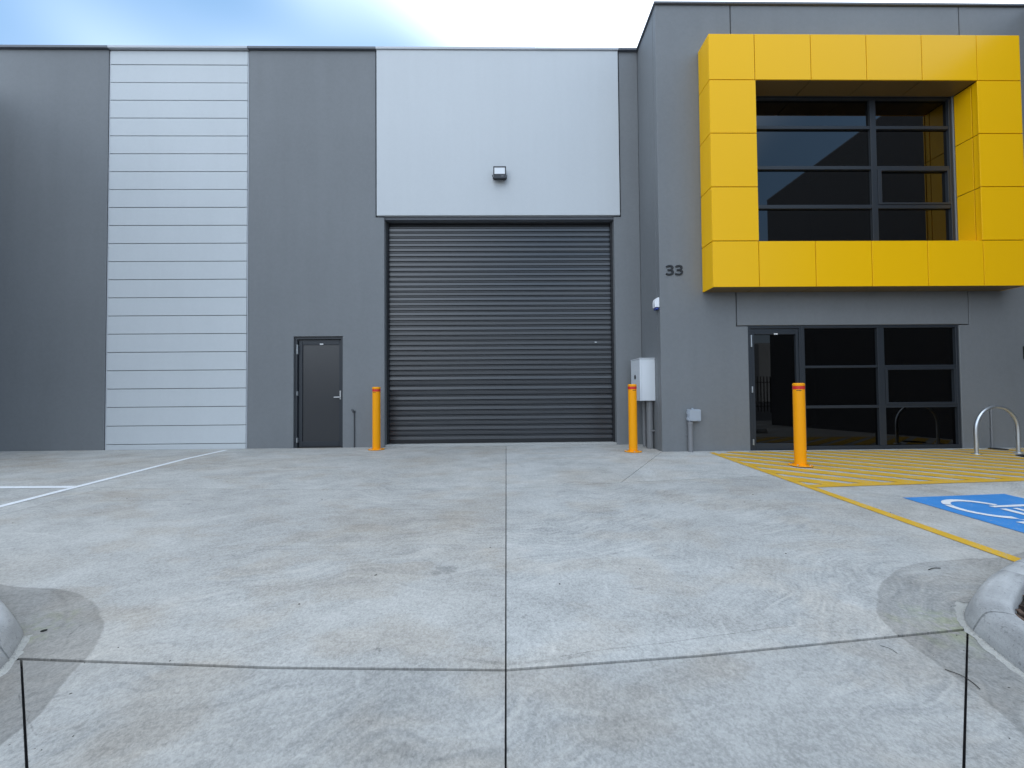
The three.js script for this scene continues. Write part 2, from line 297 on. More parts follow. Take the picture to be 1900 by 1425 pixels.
{
  const sym = thing('parking_symbol', 'blue square with white wheelchair symbol painted on the concrete', 'road marking', [4.5, 0, -3.3]);
  part(sym, 'blue_square', groundSheet([[3.935, -3.79], [5.07, -3.87], [5.09, -2.62], [3.955, -2.6]], 0.004, 0), bluePaint);
  const arc = (cx, cz, r0, r1, a, b) => { const o = []; for (let k = 0; k <= 20; k++) { const t = a + ((b - a) * k) / 20; o.push([cx + Math.cos(t) * r1, cz + Math.sin(t) * r1]); } for (let k = 20; k >= 0; k--) { const t = a + ((b - a) * k) / 20; o.push([cx + Math.cos(t) * r0, cz + Math.sin(t) * r0]); } return o; };
  const P = 0.0082, add = (poly) => part(sym, 'white_stroke', groundSheet(poly, P, 0), whitePaint), D = Math.PI / 180;
  add(arc(4.325, -3.44, 0.205, 0.265, -149 * D, -22 * D)); add(arc(4.325, -3.44, 0.205, 0.265, -154 * D, -262 * D));
  add([[4.44, -3.505], [4.93, -3.545], [4.93, -3.495], [4.45, -3.465]]);
  add([[4.445, -3.425], [4.51, -3.43], [4.51, -3.12], [4.45, -3.12]]);
  add([[4.575, -3.435], [4.625, -3.44], [4.64, -3.17], [4.59, -3.17]]);
  add([[4.43, -3.115], [4.46, -3.07], [4.29, -3.14], [4.27, -3.175]]);
  add([[4.17, -3.115], [4.27, -3.125], [4.27, -3.0], [4.21, -2.99]]);
  add(arc(5.0, -3.5, 0.0005, 0.055, 0, 359 * D));
}

// ---------------------------------------------------------------- building materials
const stipple = dataTex(512, 512, (i, j) => { const v = 128 + 50 * noise(i / 2.0, j / 2.0) + 45 * noise(i / 4, j / 4 + 9) + 20 * noise(i / 8 + 3, j / 8); return [v, v, v]; });
stipple.repeat.set(1.1, 1.1);
const paintWall = (r, g, b, amp, ruff, sx = 1) => {
  const t = dataTex(1024, 1024, (i, j) => {
    const x = i / 128, y = j / 128, n = fbm(x * 0.5 * sx, y * 0.5, 4) * 0.9 + 0.7 * fbm(x * 6 * sx, y * 0.7 + 33, 4) * 0.6 + 0.5 * noise(x * 26, y * 26) * 0.5, s = noise(x * 40 + 5, y * 3 + 8), q = 1 + amp * n + (s > 0.86 ? 0.5 * amp * (s - 0.86) / 0.14 : 0) + 0.25 * amp * LAT[(i * 7919 + j * 331) & 65535];
    return [enc(r * q), enc(g * q), enc(b * q)];
  }, true);
  t.repeat.set(1 / 8, 1 / 8); t.wrapS = t.wrapT = THREE.MirroredRepeatWrapping;
  return new THREE.MeshPhysicalMaterial({ map: t, roughness: ruff, bumpMap: stipple, bumpScale: 0.0012 });
};
const greyWall = paintWall(0.18, 0.19, 0.198, 0.1, 0.62), paleWall = paintWall(0.56, 0.59, 0.605, 0.04, 0.6), whiteWall = paintWall(0.55, 0.575, 0.59, 0.03, 0.55, 2), neighbourWall = paintWall(0.06, 0.06, 0.064, 0.08, 0.65), opposite = paintWall(0.4, 0.4, 0.39, 0.1, 0.8);
const plain = (r, g, b, roughness = 0.6, more = {}) => new THREE.MeshPhysicalMaterial({ color: lin(r, g, b), roughness, ...more });
const joint = plain(0.2, 0.205, 0.21, 0.9), jointDark = plain(0.045, 0.046, 0.05, 0.9), charcoal = plain(0.021, 0.026, 0.033, 0.45), capDark = plain(0.13, 0.14, 0.16, 0.45), capPale = plain(0.5, 0.52, 0.55, 0.45);
const shutter = plain(0.026, 0.03, 0.037, 0.3, { ior: 1.8 }), shutterDark = plain(0.012, 0.013, 0.016, 0.6), leafMat = plain(0.022, 0.024, 0.028, 0.3, { ior: 1.6 });
const steel = plain(0.62, 0.63, 0.64, 0.28, { metalness: 1 }), galv = plain(0.55, 0.58, 0.6, 0.42, { metalness: 0.85 }), black = plain(0.01, 0.011, 0.013, 0.45);
const inside = plain(0.16, 0.16, 0.16, 0.9), glass = plain(0.04, 0.045, 0.05, 0.0, { transmission: 1, thickness: 0, ior: 1.7 }), glassLow = plain(0.03, 0.03, 0.035, 0.0, { transmission: 1, thickness: 0, ior: 1.45 });

// ---------------------------------------------------------------- warehouse
const ZF = -7.3, TOP = 7.605;
const warehouse = thing('warehouse', 'grey precast warehouse with roller door, white panel and pale boards', 'building', [-3.4, 0, ZF]);
const wz = (t = 0.18) => [ZF - t, ZF];
part(warehouse, 'wall_panel', slabXY([[-16, -0.08], [-7.515, -0.08], [-7.515, TOP], [-16, TOP]], [], ...wz()), greyWall);
part(warehouse, 'wall_panel', slabXY([[-4.865, -0.08], [-4.01, -0.08], [-4.01, 2.1], [-3.09, 2.1], [-3.09, -0.08], [-2.3, -0.08], [-2.3, 4.372], [-2.462, 4.372], [-2.462, TOP], [-4.865, TOP]], [], ...wz()), greyWall);
part(warehouse, 'wall_panel', slabXY([[2.1, -0.08], [2.598, -0.08], [2.598, TOP], [2.236, TOP], [2.236, 4.372], [2.1, 4.372]], [], ...wz()), greyWall);
const fascia = bpart(warehouse, 'white_panel', whiteWall, [-2.437, 2.212, 4.392, TOP, ZF - 0.12, ZF + 0.028], 0.008);
fascia.userData.label = 'large smooth white panel above the roller door';
bpart(warehouse, 'lintel', capDark, [-2.46, 2.234, 4.338, 4.388, ZF - 0.175, ZF - 0.035]);
bpart(warehouse, 'joint_strip', joint, [-7.55, -4.83, -0.08, 7.59, ZF - 0.19, ZF - 0.055]);
bpart(warehouse, 'joint_strip', jointDark, [-2.475, -2.432, 4.4, 7.59, ZF - 0.17, ZF - 0.03]);
bpart(warehouse, 'joint_strip', jointDark, [2.205, 2.245, 4.4, 7.59, ZF - 0.17, ZF - 0.03]);
{
  const boards = bpart(warehouse, 'board_wall', joint, [-7.485, -4.895, -0.08, 7.585, ZF - 0.054, ZF - 0.03]);
  boards.userData.label = 'pale grey wall of wide horizontal boards';
  const edge = [-0.08, 0.099, 0.443];
  for (let y = 0.793; y < 7.3; y += 0.3435) edge.push(y);
  edge.push(7.322, TOP - 0.01);
  const ys = edge.filter((y, i) => i === 0 || y - edge[i - 1] > 0.1);
  const gs = [0, 1, 2].map(() => null);
  for (let i = 0; i + 1 < ys.length; i++) bpart(boards, 'board', paleWall, [-7.482, -4.9, ys[i] + 0.006, ys[i + 1] - 0.006, ZF - 0.0295, ZF - 0.006 + 0.0015 * noise(i * 1.7, 4)], 0.004);
  for (const [x0, x1] of [[-7.503, -7.488], [-4.892, -4.877]]) bpart(boards, 'edge_trim', capPale, [x0, x1, -0.08, 7.58, ZF - 0.054, ZF - 0.012]);
}
for (const [x0, x1, m] of [[-16, -7.5, capDark], [-7.497, -4.88, capPale], [-4.877, -2.45, capDark], [-2.447, 0.62, capPale], [0.622, 2.22, capPale], [2.223, 2.598, capDark]]) {
  bpart(warehouse, 'parapet_capping', m, [x0, x1, TOP, 7.652 - (x0 > 0.6 ? 0.004 : 0), ZF - 0.22, ZF + 0.05 + (x0 > 0.6 ? 0.003 : 0)], 0.006);
}
bpart(warehouse, 'roof', capPale, [-16, 2.598, 6.9, 7.0, -27, ZF - 0.22]);
bpart(warehouse, 'rear_wall', greyWall, [-16, 2.598, -0.08, 7.2, -27.2, -27.01]);
bpart(warehouse, 'end_wall', greyWall, [-16.2, -16.005, -0.08, 7.6, -27, ZF - 0.005]);
bpart(warehouse, 'floor_slab', inside, [-16, 2.55, -0.09, -0.012, -26.9, ZF - 0.19]);
// roller door: a dark backing with one mesh for each slat of the curtain
{
  const rd = bpart(warehouse, 'roller_door', shutterDark, [-2.36, 2.16, 0.03, 4.5, ZF - 0.245, ZF - 0.205]);
  rd.userData.label = 'charcoal ribbed steel roller door, closed';
  const P = 0.0966;
  const prof = (t) => { // front outline of one slat, from the bottom up, leaning by t
    const f = [[0, -0.03], [0.004, -0.002], [0.0065, 0], [0.0565, t], [0.059, t - 0.002], [0.063, -0.03], [0.0695, -0.03], [0.0715, -0.006], [0.0735, -0.004], [0.0835, -0.004], [0.0855, -0.006], [0.0875, -0.03]];
    const s = new THREE.Shape(f.map(([y, z]) => new THREE.Vector2(z, y)));
    s.lineTo(-0.034, 0.0955); s.lineTo(-0.034, -0.001); s.closePath();
    const g = new THREE.ExtrudeGeometry(s, { depth: 4.37, bevelEnabled: false });
    g.rotateY(-Math.PI / 2); // shape x -> world z, extrusion -> -x
    g.translate(4.37 / 2, 0, 0); g.computeVertexNormals(); return metricUV(g);
  };
  const kinds = [0.003, -0.0024, 0.0004, -0.0012, 0.0018, -0.0042].map(prof);
  let i = 0;
  for (let y = 0.105; y + P < 4.32; y += P, i++) {
    const low = y < 1.3, k = low ? (i % 2 ? 0 : 5) : y < 2 ? (i % 2 ? 2 : 3) : [2, 3, 4][(i * 7) % 3];
    part(rd, 'slat', kinds[k], shutter, [-0.1, y, ZF - 0.168 + 0.001 * noise(i * 2.3, 1)]);
  }
  bpart(rd, 'bottom_rail', black, [-2.285, 2.085, 0.036, 0.103, ZF - 0.2, ZF - 0.172], 0.006);
  for (const x of [-2.3, 2.062]) bpart(rd, 'guide', shutterDark, [x, x + 0.038, 0.036, 4.336, ZF - 0.2, ZF - 0.125], 0.004);
  bpart(rd, 'top_rail', shutterDark, [-2.26, 2.06, 4.312, 4.336, ZF - 0.2, ZF - 0.165], 0.004);
  bpart(rd, 'lock_plate', steel, [1.735, 1.775, 1.965, 1.985, ZF - 0.167, ZF - 0.16], 0.003);
}
bpart(warehouse, 'threshold', plain(0.42, 0.42, 0.4, 0.85), [-2.3, 2.1, -0.06, 0.034, ZF - 0.2, ZF - 0.02], 0.006);
// personnel door
{
  const df = part(warehouse, 'door', slabXY([[-4.005, -0.02], [-3.957, -0.02], [-3.957, 2.05], [-3.133, 2.05], [-3.133, -0.02], [-3.095, -0.02], [-3.095, 2.095], [-4.005, 2.095]], [], ZF - 0.11, ZF - 0.035, 0.003), charcoal);
  df.userData.label = 'charcoal personnel door with silver lever handle';
  const z = ZF - 0.1;
  bpart(df, 'leaf', leafMat, [-3.95, -3.14, 0.012, 2.043, z - 0.02, z + 0.012]);
  for (const a of [[-3.951, -3.88, 0.01, 2.044], [-3.185, -3.139, 0.01, 2.044]]) bpart(df, 'stile', charcoal, [...a, z + 0.0125, z + 0.03], 0.004);
  for (const a of [[-3.879, -3.186, 1.95, 2.044], [-3.879, -3.186, 0.01, 0.11]]) bpart(df, 'rail', charcoal, [...a, z + 0.0125, z + 0.0295], 0.004);
  for (const [a, b] of [[1.77, 1.95], [0.985, 1.066], [0.094, 0.185]]) bpart(df, 'hinge', galv, [-3.964, -3.95, a, b, z + 0.03, z + 0.078], 0.004);
  bpart(df, 'handle_plate', steel, [-3.172, -3.146, 0.905, 1.07, z + 0.03, z + 0.04], 0.004);
  bpart(df, 'handle', steel, [-3.27, -3.15, 0.938, 0.957, z + 0.06, z + 0.078], 0.006);
  const sp = cyl(0.009, 0.035, 12); sp.rotateX(Math.PI / 2); part(df, 'spindle', sp, steel, [-3.159, 0.948, z + 0.055]);
  bpart(df, 'sticker', plain(0.8, 0.8, 0.8, 0.6), [-3.55, -3.485, 1.952, 1.972, z + 0.0296, z + 0.031]);
}

// ---------------------------------------------------------------- office block
const ZO = -6.4, OT = 7.615;
const office = thing('office_block', 'taller grey office block projecting forward with yellow framed window', 'building', [5.8, 0, ZO]);
const oz = [ZO - 0.13, ZO];
part(office, 'wall_panel', slabXY([[2.6, -0.08], [4.085, -0.08], [4.085, 2.09], [3.887, 2.09], [3.887, OT], [2.6, OT]], [], ...oz), greyWall);
part(office, 'wall_panel', slabXY([[3.905, 2.104], [7.877, 2.104], [7.877, OT], [3.905, OT]], [[[4.05, 3.47], [7.72, 3.47], [7.72, 6.05], [4.05, 6.05]]], ...oz), greyWall);
part(office, 'wall_panel', slabXY([[7.712, -0.08], [9.097, -0.08], [9.097, OT], [7.895, OT], [7.895, 2.09], [7.712, 2.09]], [], ...oz), greyWall);
bpart(office, 'side_wall', greyWall, [2.602, 2.74, -0.08, OT - 0.002, -14, ZO - 0.144], 0.005);
bpart(office, 'side_wall', greyWall, [8.96, 9.095, -0.08, OT - 0.002, -14, ZO - 0.144], 0.005);
bpart(office, 'rear_wall', greyWall, [2.602, 9.095, -0.08, OT - 0.1, -14.2, -14.002]);
bpart(office, 'roof', capPale, [2.745, 8.955, 7.1, 7.2, -13.99, ZO - 0.15]);
bpart(office, 'joint_strip', jointDark, [2.62, 2.7, -0.08, 7.6, ZO - 0.1439, ZO - 0.131]);
bpart(office, 'joint_strip', jointDark, [3.87, 3.92, 2.1, 7.6, ZO - 0.14, ZO - 0.03]);
bpart(office, 'joint_strip', jointDark, [7.865, 7.905, 2.1, 7.6, ZO - 0.14, ZO - 0.03]);
bpart(office, 'floor_slab', inside, [2.745, 8.955, -0.09, -0.012, -13.9, ZO - 0.15]);
bpart(office, 'upper_floor', inside, [2.745, 8.955, 2.75, 3.05, -13.9, ZO - 0.15]);
bpart(office, 'partition', inside, [2.745, 8.955, 0, 2.74, -11.1, -11.0]);
bpart(office, 'partition', inside, [2.745, 8.955, 3.06, 7.05, -11.1, -11.0]);
for (const [x0, x1, z0, z1] of [[2.57, 9.09, ZO - 0.16, ZO + 0.035], [2.57, 2.76, -14, ZO - 0.163]]) bpart(office, 'parapet_capping', capDark, [x0, x1, OT + 0.001, 7.652, z0, z1], 0.006);
// street number
const font = await new FontLoader().loadAsync('fonts/droid/droid_sans_regular.typeface.json');
for (const x of [2.7, 2.856]) {
  const g = new TextGeometry('3', { font, size: 0.172, depth: 0.012, curveSegments: 8, bevelEnabled: true, bevelSize: 0.0058, bevelThickness: 0.001, bevelSegments: 1 });
  g.computeBoundingBox(); const b = g.boundingBox; g.translate(-b.min.x, -b.min.y, 0); g.scale(0.134 / (b.max.x - b.min.x), 0.172 / (b.max.y - b.min.y), 1);
  part(office, 'number_digit', g, black, [x + 0.004, 2.96, ZO + 0.004]);
}
// yellow panelled window surround
{
  const yellow = plain(0.97, 0.525, 0.002, 0.3, { ior: 1.45, specularIntensity: 0.55 });
  const pb = dataTex(256, 256, (i, j) => { const v = 128 + 50 * noise(i / 2.5, j / 2.5) + 30 * noise(i / 6, j / 6); return [v, v, v]; }); pb.repeat.set(2, 2); yellow.bumpMap = pb; yellow.bumpScale = 0.00035;
  const ZS = -6.05, XS = [3.32, 4.065, 4.985, 5.9, 6.815, 7.73, 8.45], YS = [2.665, 3.405, 4.28, 5.155, 6.03, 6.785], G = 0.0055, T = 0.02, C = 0.0035;
  const i = 0.028;
  const core = mergeGeometries([
    block(XS[0] + i, XS[1] - i, YS[0] + i, YS[5] - i, ZO + 0.003, ZS - i), block(XS[5] + i, XS[6] - i, YS[0] + i, YS[5] - i, ZO + 0.003, ZS - i),
    block(XS[1] - i, XS[5] + i, YS[0] + i, YS[1] - i, ZO + 0.003, ZS - i), block(XS[1] - i, XS[5] + i, YS[4] + i, YS[5] - i, ZO + 0.003, ZS - i),
  ].map(([g, o]) => g.translate(...o)));
  const su = part(office, 'window_surround', core, plain(0.03, 0.02, 0.01, 0.9));
  su.userData.label = 'deep bright yellow panelled frame round the upper window';
  const dullBrown = plain(0.17, 0.115, 0.045, 0.4), soffit = (x0, x1, y0, y1, z0, z1) => bpart(su, 'soffit_panel', dullBrown, [x0, x1, y0, y1, z0, z1], C);  // undersides get a darker, browner colour than the yellow panels
  const pan = (x0, x1, y0, y1, z0, z1) => bpart(su, 'cladding_panel', yellow, [x0, x1, y0, y1, z0, z1], C);
  const zb = ZO + 0.008;
  for (let c = 0; c < 6; c++) for (const r of [0, 4]) pan(XS[c] + (c ? G : 0), XS[c + 1] - (c < 5 ? G : 0), YS[r] + (r ? G : 0), YS[r + 1] - (r ? 0 : G), ZS - T, ZS);
  for (const c of [0, 5]) for (const r of [1, 2, 3]) pan(XS[c] + (c ? G - 0.012 : 0), XS[c + 1] - (c ? 0 : G - 0.012), YS[r] + G, YS[r + 1] - G, ZS - T, ZS);
  for (let r = 0; r < 5; r++) { // outer sides
    pan(XS[0], XS[0] + T, YS[r] + (r ? G : 0), YS[r + 1] - (r < 4 ? G : 0), zb, ZS - T - 0.001);
    pan(XS[6] - T, XS[6], YS[r] + (r ? G : 0), YS[r + 1] - (r < 4 ? G : 0), zb, ZS - T - 0.001);
  }
  for (let c = 0; c < 6; c++) { // underside and top
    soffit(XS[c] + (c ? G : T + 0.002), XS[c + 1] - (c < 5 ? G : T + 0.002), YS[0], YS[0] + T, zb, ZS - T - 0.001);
    pan(XS[c] + (c ? G : T + 0.002), XS[c + 1] - (c < 5 ? G : T + 0.002), YS[5] - T, YS[5], zb, ZS - T - 0.001);
  }
  for (let c = 1; c < 5; c++) { // inner soffit and sill
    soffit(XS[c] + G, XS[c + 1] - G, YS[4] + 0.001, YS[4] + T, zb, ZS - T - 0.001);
    pan(XS[c] + G, XS[c + 1] - G, YS[1] - T, YS[1] - 0.001, zb, ZS - T - 0.001);
  }
  for (const r of [1, 2, 3]) for (const [x0, x1] of [[XS[1] - T, XS[1] - 0.004], [XS[5] + 0.004, XS[5] + T]]) { // inner cheeks, each a wide panel and a narrow return
    pan(x0, x1, YS[r] + G, YS[r + 1] - G, zb, ZS - 0.1); pan(x0, x1, YS[r] + G, YS[r + 1] - G, ZS - 0.091, ZS - T - 0.001);
  }
}
// glazing: one dark aluminium frame with its bars and panes
const zg = ZO - 0.05;
function bars(parent, name, list, depth = 0.05, off = 0) { for (const [x0, x1, y0, y1] of list) bpart(parent, name, charcoal, [x0, x1, y0, y1, zg - depth + off, zg + 0.03 + off], 0.004); }
function pane(parent, x0, x1, y0, y1, dz = 0, mat = glass) { const g = new THREE.PlaneGeometry(x1 - x0, y1 - y0); part(parent, 'pane', g, mat, [(x0 + x1) / 2, (y0 + y1) / 2, zg - 0.012 + dz]); }
function outer(name, label, x0, x1, y0, y1, w, b) { const m = part(office, name, slabXY([[x0, y0], [x1, y0], [x1, y1], [x0, y1]], [[[x0 + w, y0 + b], [x0 + w, y1 - w], [x1 - w, y1 - w], [x1 - w, y0 + b]]], zg - 0.06, zg + 0.035, 0.003), charcoal); m.userData.label = label; return m; }
{
  const w = outer('window', 'dark upper window mirroring sky and a sloping roofline', 4.053, 7.717, 3.473, 6.047, 0.05, 0.05);
  const cols = [[4.103, 6.293], [6.397, 7.667]], ys = [3.523, 4.105, 4.17, 4.782, 4.842, 5.484, 5.54, 5.997];
  bars(w, 'mullion', [[6.295, 6.395, 3.524, 5.996]]);
  for (const [a, b] of cols) { bars(w, 'transom', [[a, b, ys[1], ys[2]], [a, b, ys[3], ys[4]], [a, b, ys[5], ys[6]]], 0.05, -0.004); for (let k = 0; k < 8; k += 2) pane(w, a, b, ys[k], ys[k + 1], 0.0007 * (k - 3)); }
  bars(w, 'sash', [[6.399, 6.465, 4.172, 4.78], [7.62, 7.665, 4.172, 4.78], [6.466, 7.619, 4.172, 4.205], [6.466, 7.619, 4.755, 4.78]], 0.03, 0.006);
}
{
  const w = outer('window', 'black ground floor office window of six panes', 5.012, 7.707, 0.0, 2.098, 0.045, 0.06);
  const cols = [[5.057, 6.31], [6.43, 7.662]], ys = [0.06, 0.695, 0.742, 1.378, 1.418, 2.053];
  bars(w, 'mullion', [[6.312, 6.428, 0.061, 2.052]]);
  for (const [k, [a, b]] of cols.entries()) {
    bars(w, 'transom', [[a, b, ys[1], ys[2] + (k ? 0.01 : 0)], [a, b, ys[3] - (k ? 0.01 : 0), ys[4]]], 0.05, -0.004);
    for (let q = 0; q < 6; q += 2) pane(w, a, b, ys[q], ys[q + 1], 0, glassLow);
  }
  bars(w, 'sash', [[6.432, 6.475, 0.753, 1.367], [7.62, 7.66, 0.753, 1.367], [6.476, 7.619, 0.753, 0.785], [6.476, 7.619, 1.337, 1.367]], 0.03, 0.006);
}
{
  const d = outer('door', 'dark framed glass entrance door', 4.09, 5.01, -0.01, 2.098, 0.045, 0.012);
  const z = zg;
  bars(d, 'stile', [[4.137, 4.205, 0.004, 2.05], [4.918, 4.963, 0.004, 2.05]], 0.04, -0.01);
  bars(d, 'rail', [[4.206, 4.917, 1.955, 2.05], [4.206, 4.917, 0.004, 0.112]], 0.04, -0.011);
  pane(d, 4.203, 4.92, 0.11, 1.957, -0.01, glassLow);
  for (const [a, b] of [[1.74, 1.945], [0.97, 1.075], [0.09, 0.19]]) bpart(d, 'hinge', galv, [4.128, 4.146, a, b, z + 0.02, z + 0.06], 0.004);
  bpart(d, 'sticker', plain(0.8, 0.8, 0.8, 0.6), [4.545, 4.61, 1.952, 1.972, z + 0.0195, z + 0.021]);
}

// ---------------------------------------------------------------- bollards
{
  const yel = plain(0.95, 0.37, 0.002, 0.45, { specularIntensity: 0.5 }), red = plain(0.62, 0.025, 0.02, 0.4), rust = plain(0.32, 0.16, 0.04, 0.7), ink = plain(0.05, 0.03, 0.015, 0.7);
  const b = thing('bollard', 'yellow steel bollard with red band between the grey door and roller door', 'bollard', [-2.348, 0, -6.985], 'yellow bollards with a red band');
  const R = 0.07, H = 1.13, local = (name, g, m, x, y, z) => { const q = lit(new THREE.Mesh(g, m)); q.name = name; q.position.set(x, y, z); b.add(q); return q; };
  const lathe = new THREE.LatheGeometry([[0, 0], [R, 0], [R, 1.088]].map(([x, y]) => new THREE.Vector2(x, y)), 40);
  local('post', lathe, yel, 0, 0.012, 0);
  local('cap', new THREE.LatheGeometry([[R, 0], [R + 0.002, 0.004], [R + 0.002, 0.022], [R - 0.004, 0.03], [R - 0.014, 0.033], [0, 0.034]].map(([x, y]) => new THREE.Vector2(x, y)), 40), yel, 0, H - 0.034, 0);
  local('red_band', new THREE.CylinderGeometry(R + 0.0015, R + 0.0015, 0.045, 40, 1, true), red, 0, H - 0.063, 0);
  local('label', new THREE.CylinderGeometry(R + 0.001, R + 0.001, 0.009, 12, 1, true, -0.75, 0.85), ink, 0, H - 0.103, 0);
  local('base_plate', new THREE.LatheGeometry([[0, 0], [0.138, 0], [0.14, 0.003], [0.14, 0.009], [0.137, 0.012], [0, 0.012]].map(([x, y]) => new THREE.Vector2(x, y)), 40), yel, 0, 0, 0);
  local('plate_edge', new THREE.CylinderGeometry(0.1412, 0.1416, 0.007, 40, 1, true), rust, 0, 0.0045, 0);
  for (const a of [0.6, 2.2, 3.75, 5.3]) local('bolt', cyl(0.011, 0.014, 6), galv, Math.cos(a) * 0.108, 0.019, Math.sin(a) * 0.108);
  for (const [x, z, label, turn] of [[2.115, -6.42, 'yellow steel bollard with red band in front of the silver cabinet', 0.5], [4.02, -5.225, 'nearest yellow bollard with red band, standing on the yellow hatching', -0.3]]) {
    const c = b.clone(); c.name = numbered('bollard'); c.position.set(x, gy(z) + (x > 3 ? 0.0048 : 0.001), z); c.rotation.y = turn; tag(c, label, 'bollard', 'yellow bollards with a red band'); scene.add(c);
  }
  b.position.y = 0.001;
}

// ---------------------------------------------------------------- flood light on the white panel
{
  const z = ZF + 0.028, f = thing('flood_light', 'small black square flood light fixed to the white panel', 'lamp', [-0.09, 5.03, z]);
  const dark = plain(0.012, 0.014, 0.018, 0.5), lens = plain(0.8, 0.82, 0.84, 0.25);
  bpart(f, 'housing', dark, [-0.21, 0.03, 5.035, 5.275, z + 0.05, z + 0.105], 0.01);
  bpart(f, 'driver_box', plain(0.03, 0.034, 0.042, 0.5), [-0.208, 0.028, 5.037, 5.105, z + 0.1055, z + 0.125], 0.008);
  bpart(f, 'lens', lens, [-0.19, 0.01, 5.13, 5.252, z + 0.1055, z + 0.11], 0.002);
  bpart(f, 'lens_frame', dark, [-0.21, 0.03, 5.253, 5.275, z + 0.1055, z + 0.114], 0.003);
  bpart(f, 'lens_frame', dark, [-0.21, 0.03, 5.106, 5.129, z + 0.1055, z + 0.114], 0.003);
  bpart(f, 'lens_frame', dark, [-0.21, -0.191, 5.1295, 5.2525, z + 0.1055, z + 0.114], 0.003);
  bpart(f, 'lens_frame', dark, [0.011, 0.03, 5.1295, 5.2525, z + 0.1055, z + 0.114], 0.003);
  for (const x of [-0.224, 0.036]) bpart(f, 'bracket_arm', dark, [x, x + 0.008, 5.09, 5.13, z + 0.004, z + 0.09], 0.002);
  bpart(f, 'bracket', dark, [-0.224, 0.044, 5.09, 5.13, z, z + 0.0035]);
  for (const x of [-0.228, 0.044]) { const s = cyl(0.012, 0.008, 12); s.rotateZ(Math.PI / 2); part(f, 'bolt', s, dark, [x, 5.11, z + 0.075]); }
  part(f, 'cable_gland', cyl(0.01, 0.03, 12), dark, [-0.01, 5.02, z + 0.09]);
  bpart(f, 'maker_plate', plain(0.3, 0.31, 0.33, 0.4), [-0.06, -0.015, 5.078, 5.086, z + 0.1252, z + 0.126]);
}

// ---------------------------------------------------------------- switchboard cabinet on the return wall
{
  const m = plain(0.72, 0.75, 0.78, 0.4, { metalness: 0.15 }), c = thing('electrical_cabinet', 'silver metal electrical cabinet on the grey return wall beside the roller door', 'cabinet', [2.46, 0.84, -6.9]);
  bpart(c, 'body', m, [2.36, 2.601, 0.845, 1.578, -7.13, -6.672], 0.0025);
  bpart(c, 'door', m, [2.332, 2.357, 0.842, 1.575, -7.135, -6.667], 0.003);
  bpart(c, 'top_hood', m, [2.327, 2.601, 1.5785, 1.592, -7.14, -6.655], 0.004);
  const l = cyl(0.032, 0.012, 24); l.rotateZ(Math.PI / 2); l.scale(1, 1.25, 1); part(c, 'lock', l, black, [2.327, 1.265, -6.9]);
  bpart(c, 'notice', plain(0.8, 0.8, 0.82, 0.6), [2.3295, 2.3315, 1.385, 1.4, -6.94, -6.86]);
  bpart(c, 'notice', plain(0.8, 0.8, 0.82, 0.6), [2.3295, 2.3315, 1.435, 1.446, -6.92, -6.86]);
  const pipe = plain(0.2, 0.205, 0.212, 0.5);
  for (const [x, z, r, label] of [[2.535, -7.03, 0.038, 'thin grey conduit under the silver cabinet, nearest the roller door wall'], [2.536, -6.78, 0.056, 'thick grey conduit under the silver cabinet, nearest the office corner']]) {
    const p = thing('conduit', label, 'pipe', [x, 0, z], 'conduits under the cabinet');
    part(p, 'pipe', cyl(r, 0.842, 28), pipe, [x, 0.4205, z]); part(p, 'collar', cyl(r + 0.006, 0.05, 28), pipe, [x, 0.7, z]);
    bpart(p, 'saddle', pipe, [x - 0.005, 2.6005, 0.3, 0.325, z - r - 0.012, z + r + 0.012], 0.003);
  }
}
// junction box with its conduit on the office wall
{
  const m = plain(0.36, 0.4, 0.45, 0.5), p = plain(0.2, 0.205, 0.215, 0.5), j = thing('junction_box', 'pale grey junction box on a short pipe by the office corner', 'electrical box', [3.1, 0, ZO]);
  bpart(j, 'box', m, [3.012, 3.215, 0.503, 0.7, ZO + 0.002, ZO + 0.085], 0.012);
  bpart(j, 'lid', m, [3.022, 3.21, 0.512, 0.695, ZO + 0.0855, ZO + 0.1], 0.01);
  for (const y of [0.55, 0.645]) bpart(j, 'clip', m, [2.995, 3.0115, y - 0.02, y + 0.02, ZO + 0.03, ZO + 0.08], 0.004);
  bpart(j, 'lug', m, [3.09, 3.12, 0.7005, 0.722, ZO + 0.01, ZO + 0.03], 0.004);
  part(j, 'pipe', cyl(0.04, 0.5, 24), p, [3.052, 0.25, ZO + 0.046]); part(j, 'collar', cyl(0.046, 0.05, 24), p, [3.052, 0.475, ZO + 0.046]);
  bpart(j, 'saddle', p, [2.985, 3.1, 0.26, 0.285, ZO + 0.001, ZO + 0.012], 0.002);
}
// alarm siren
{
  const s = thing('alarm_siren', 'small white alarm siren with blue lens on the office corner', 'alarm', [2.56, 2.39, -6.47]);
  const sh = new THREE.Shape(); sh.moveTo(0, 0.05); sh.lineTo(0.062, 0.05); sh.lineTo(0.066, 0.12); sh.quadraticCurveTo(0.062, 0.19, 0.015, 0.203); sh.lineTo(0, 0.203); sh.closePath();
  const g = new THREE.ExtrudeGeometry(sh, { depth: 0.1, bevelEnabled: true, bevelSize: 0.006, bevelThickness: 0.008, bevelSegments: 2 });
  g.scale(-1, 1, 1); const ix = g.attributes.position.array; for (let i = 0; i < ix.length; i += 9) for (let k = 0; k < 3; k++) [ix[i + 3 + k], ix[i + 6 + k]] = [ix[i + 6 + k], ix[i + 3 + k]];
  g.computeVertexNormals();
  part(s, 'cover', g, plain(0.82, 0.83, 0.85, 0.35), [2.594, 2.385, -6.53]);
  bpart(s, 'blue_lens', plain(0.015, 0.04, 0.24, 0.2), [2.533, 2.594, 2.388, 2.4275, -6.53, -6.43], 0.016);
}
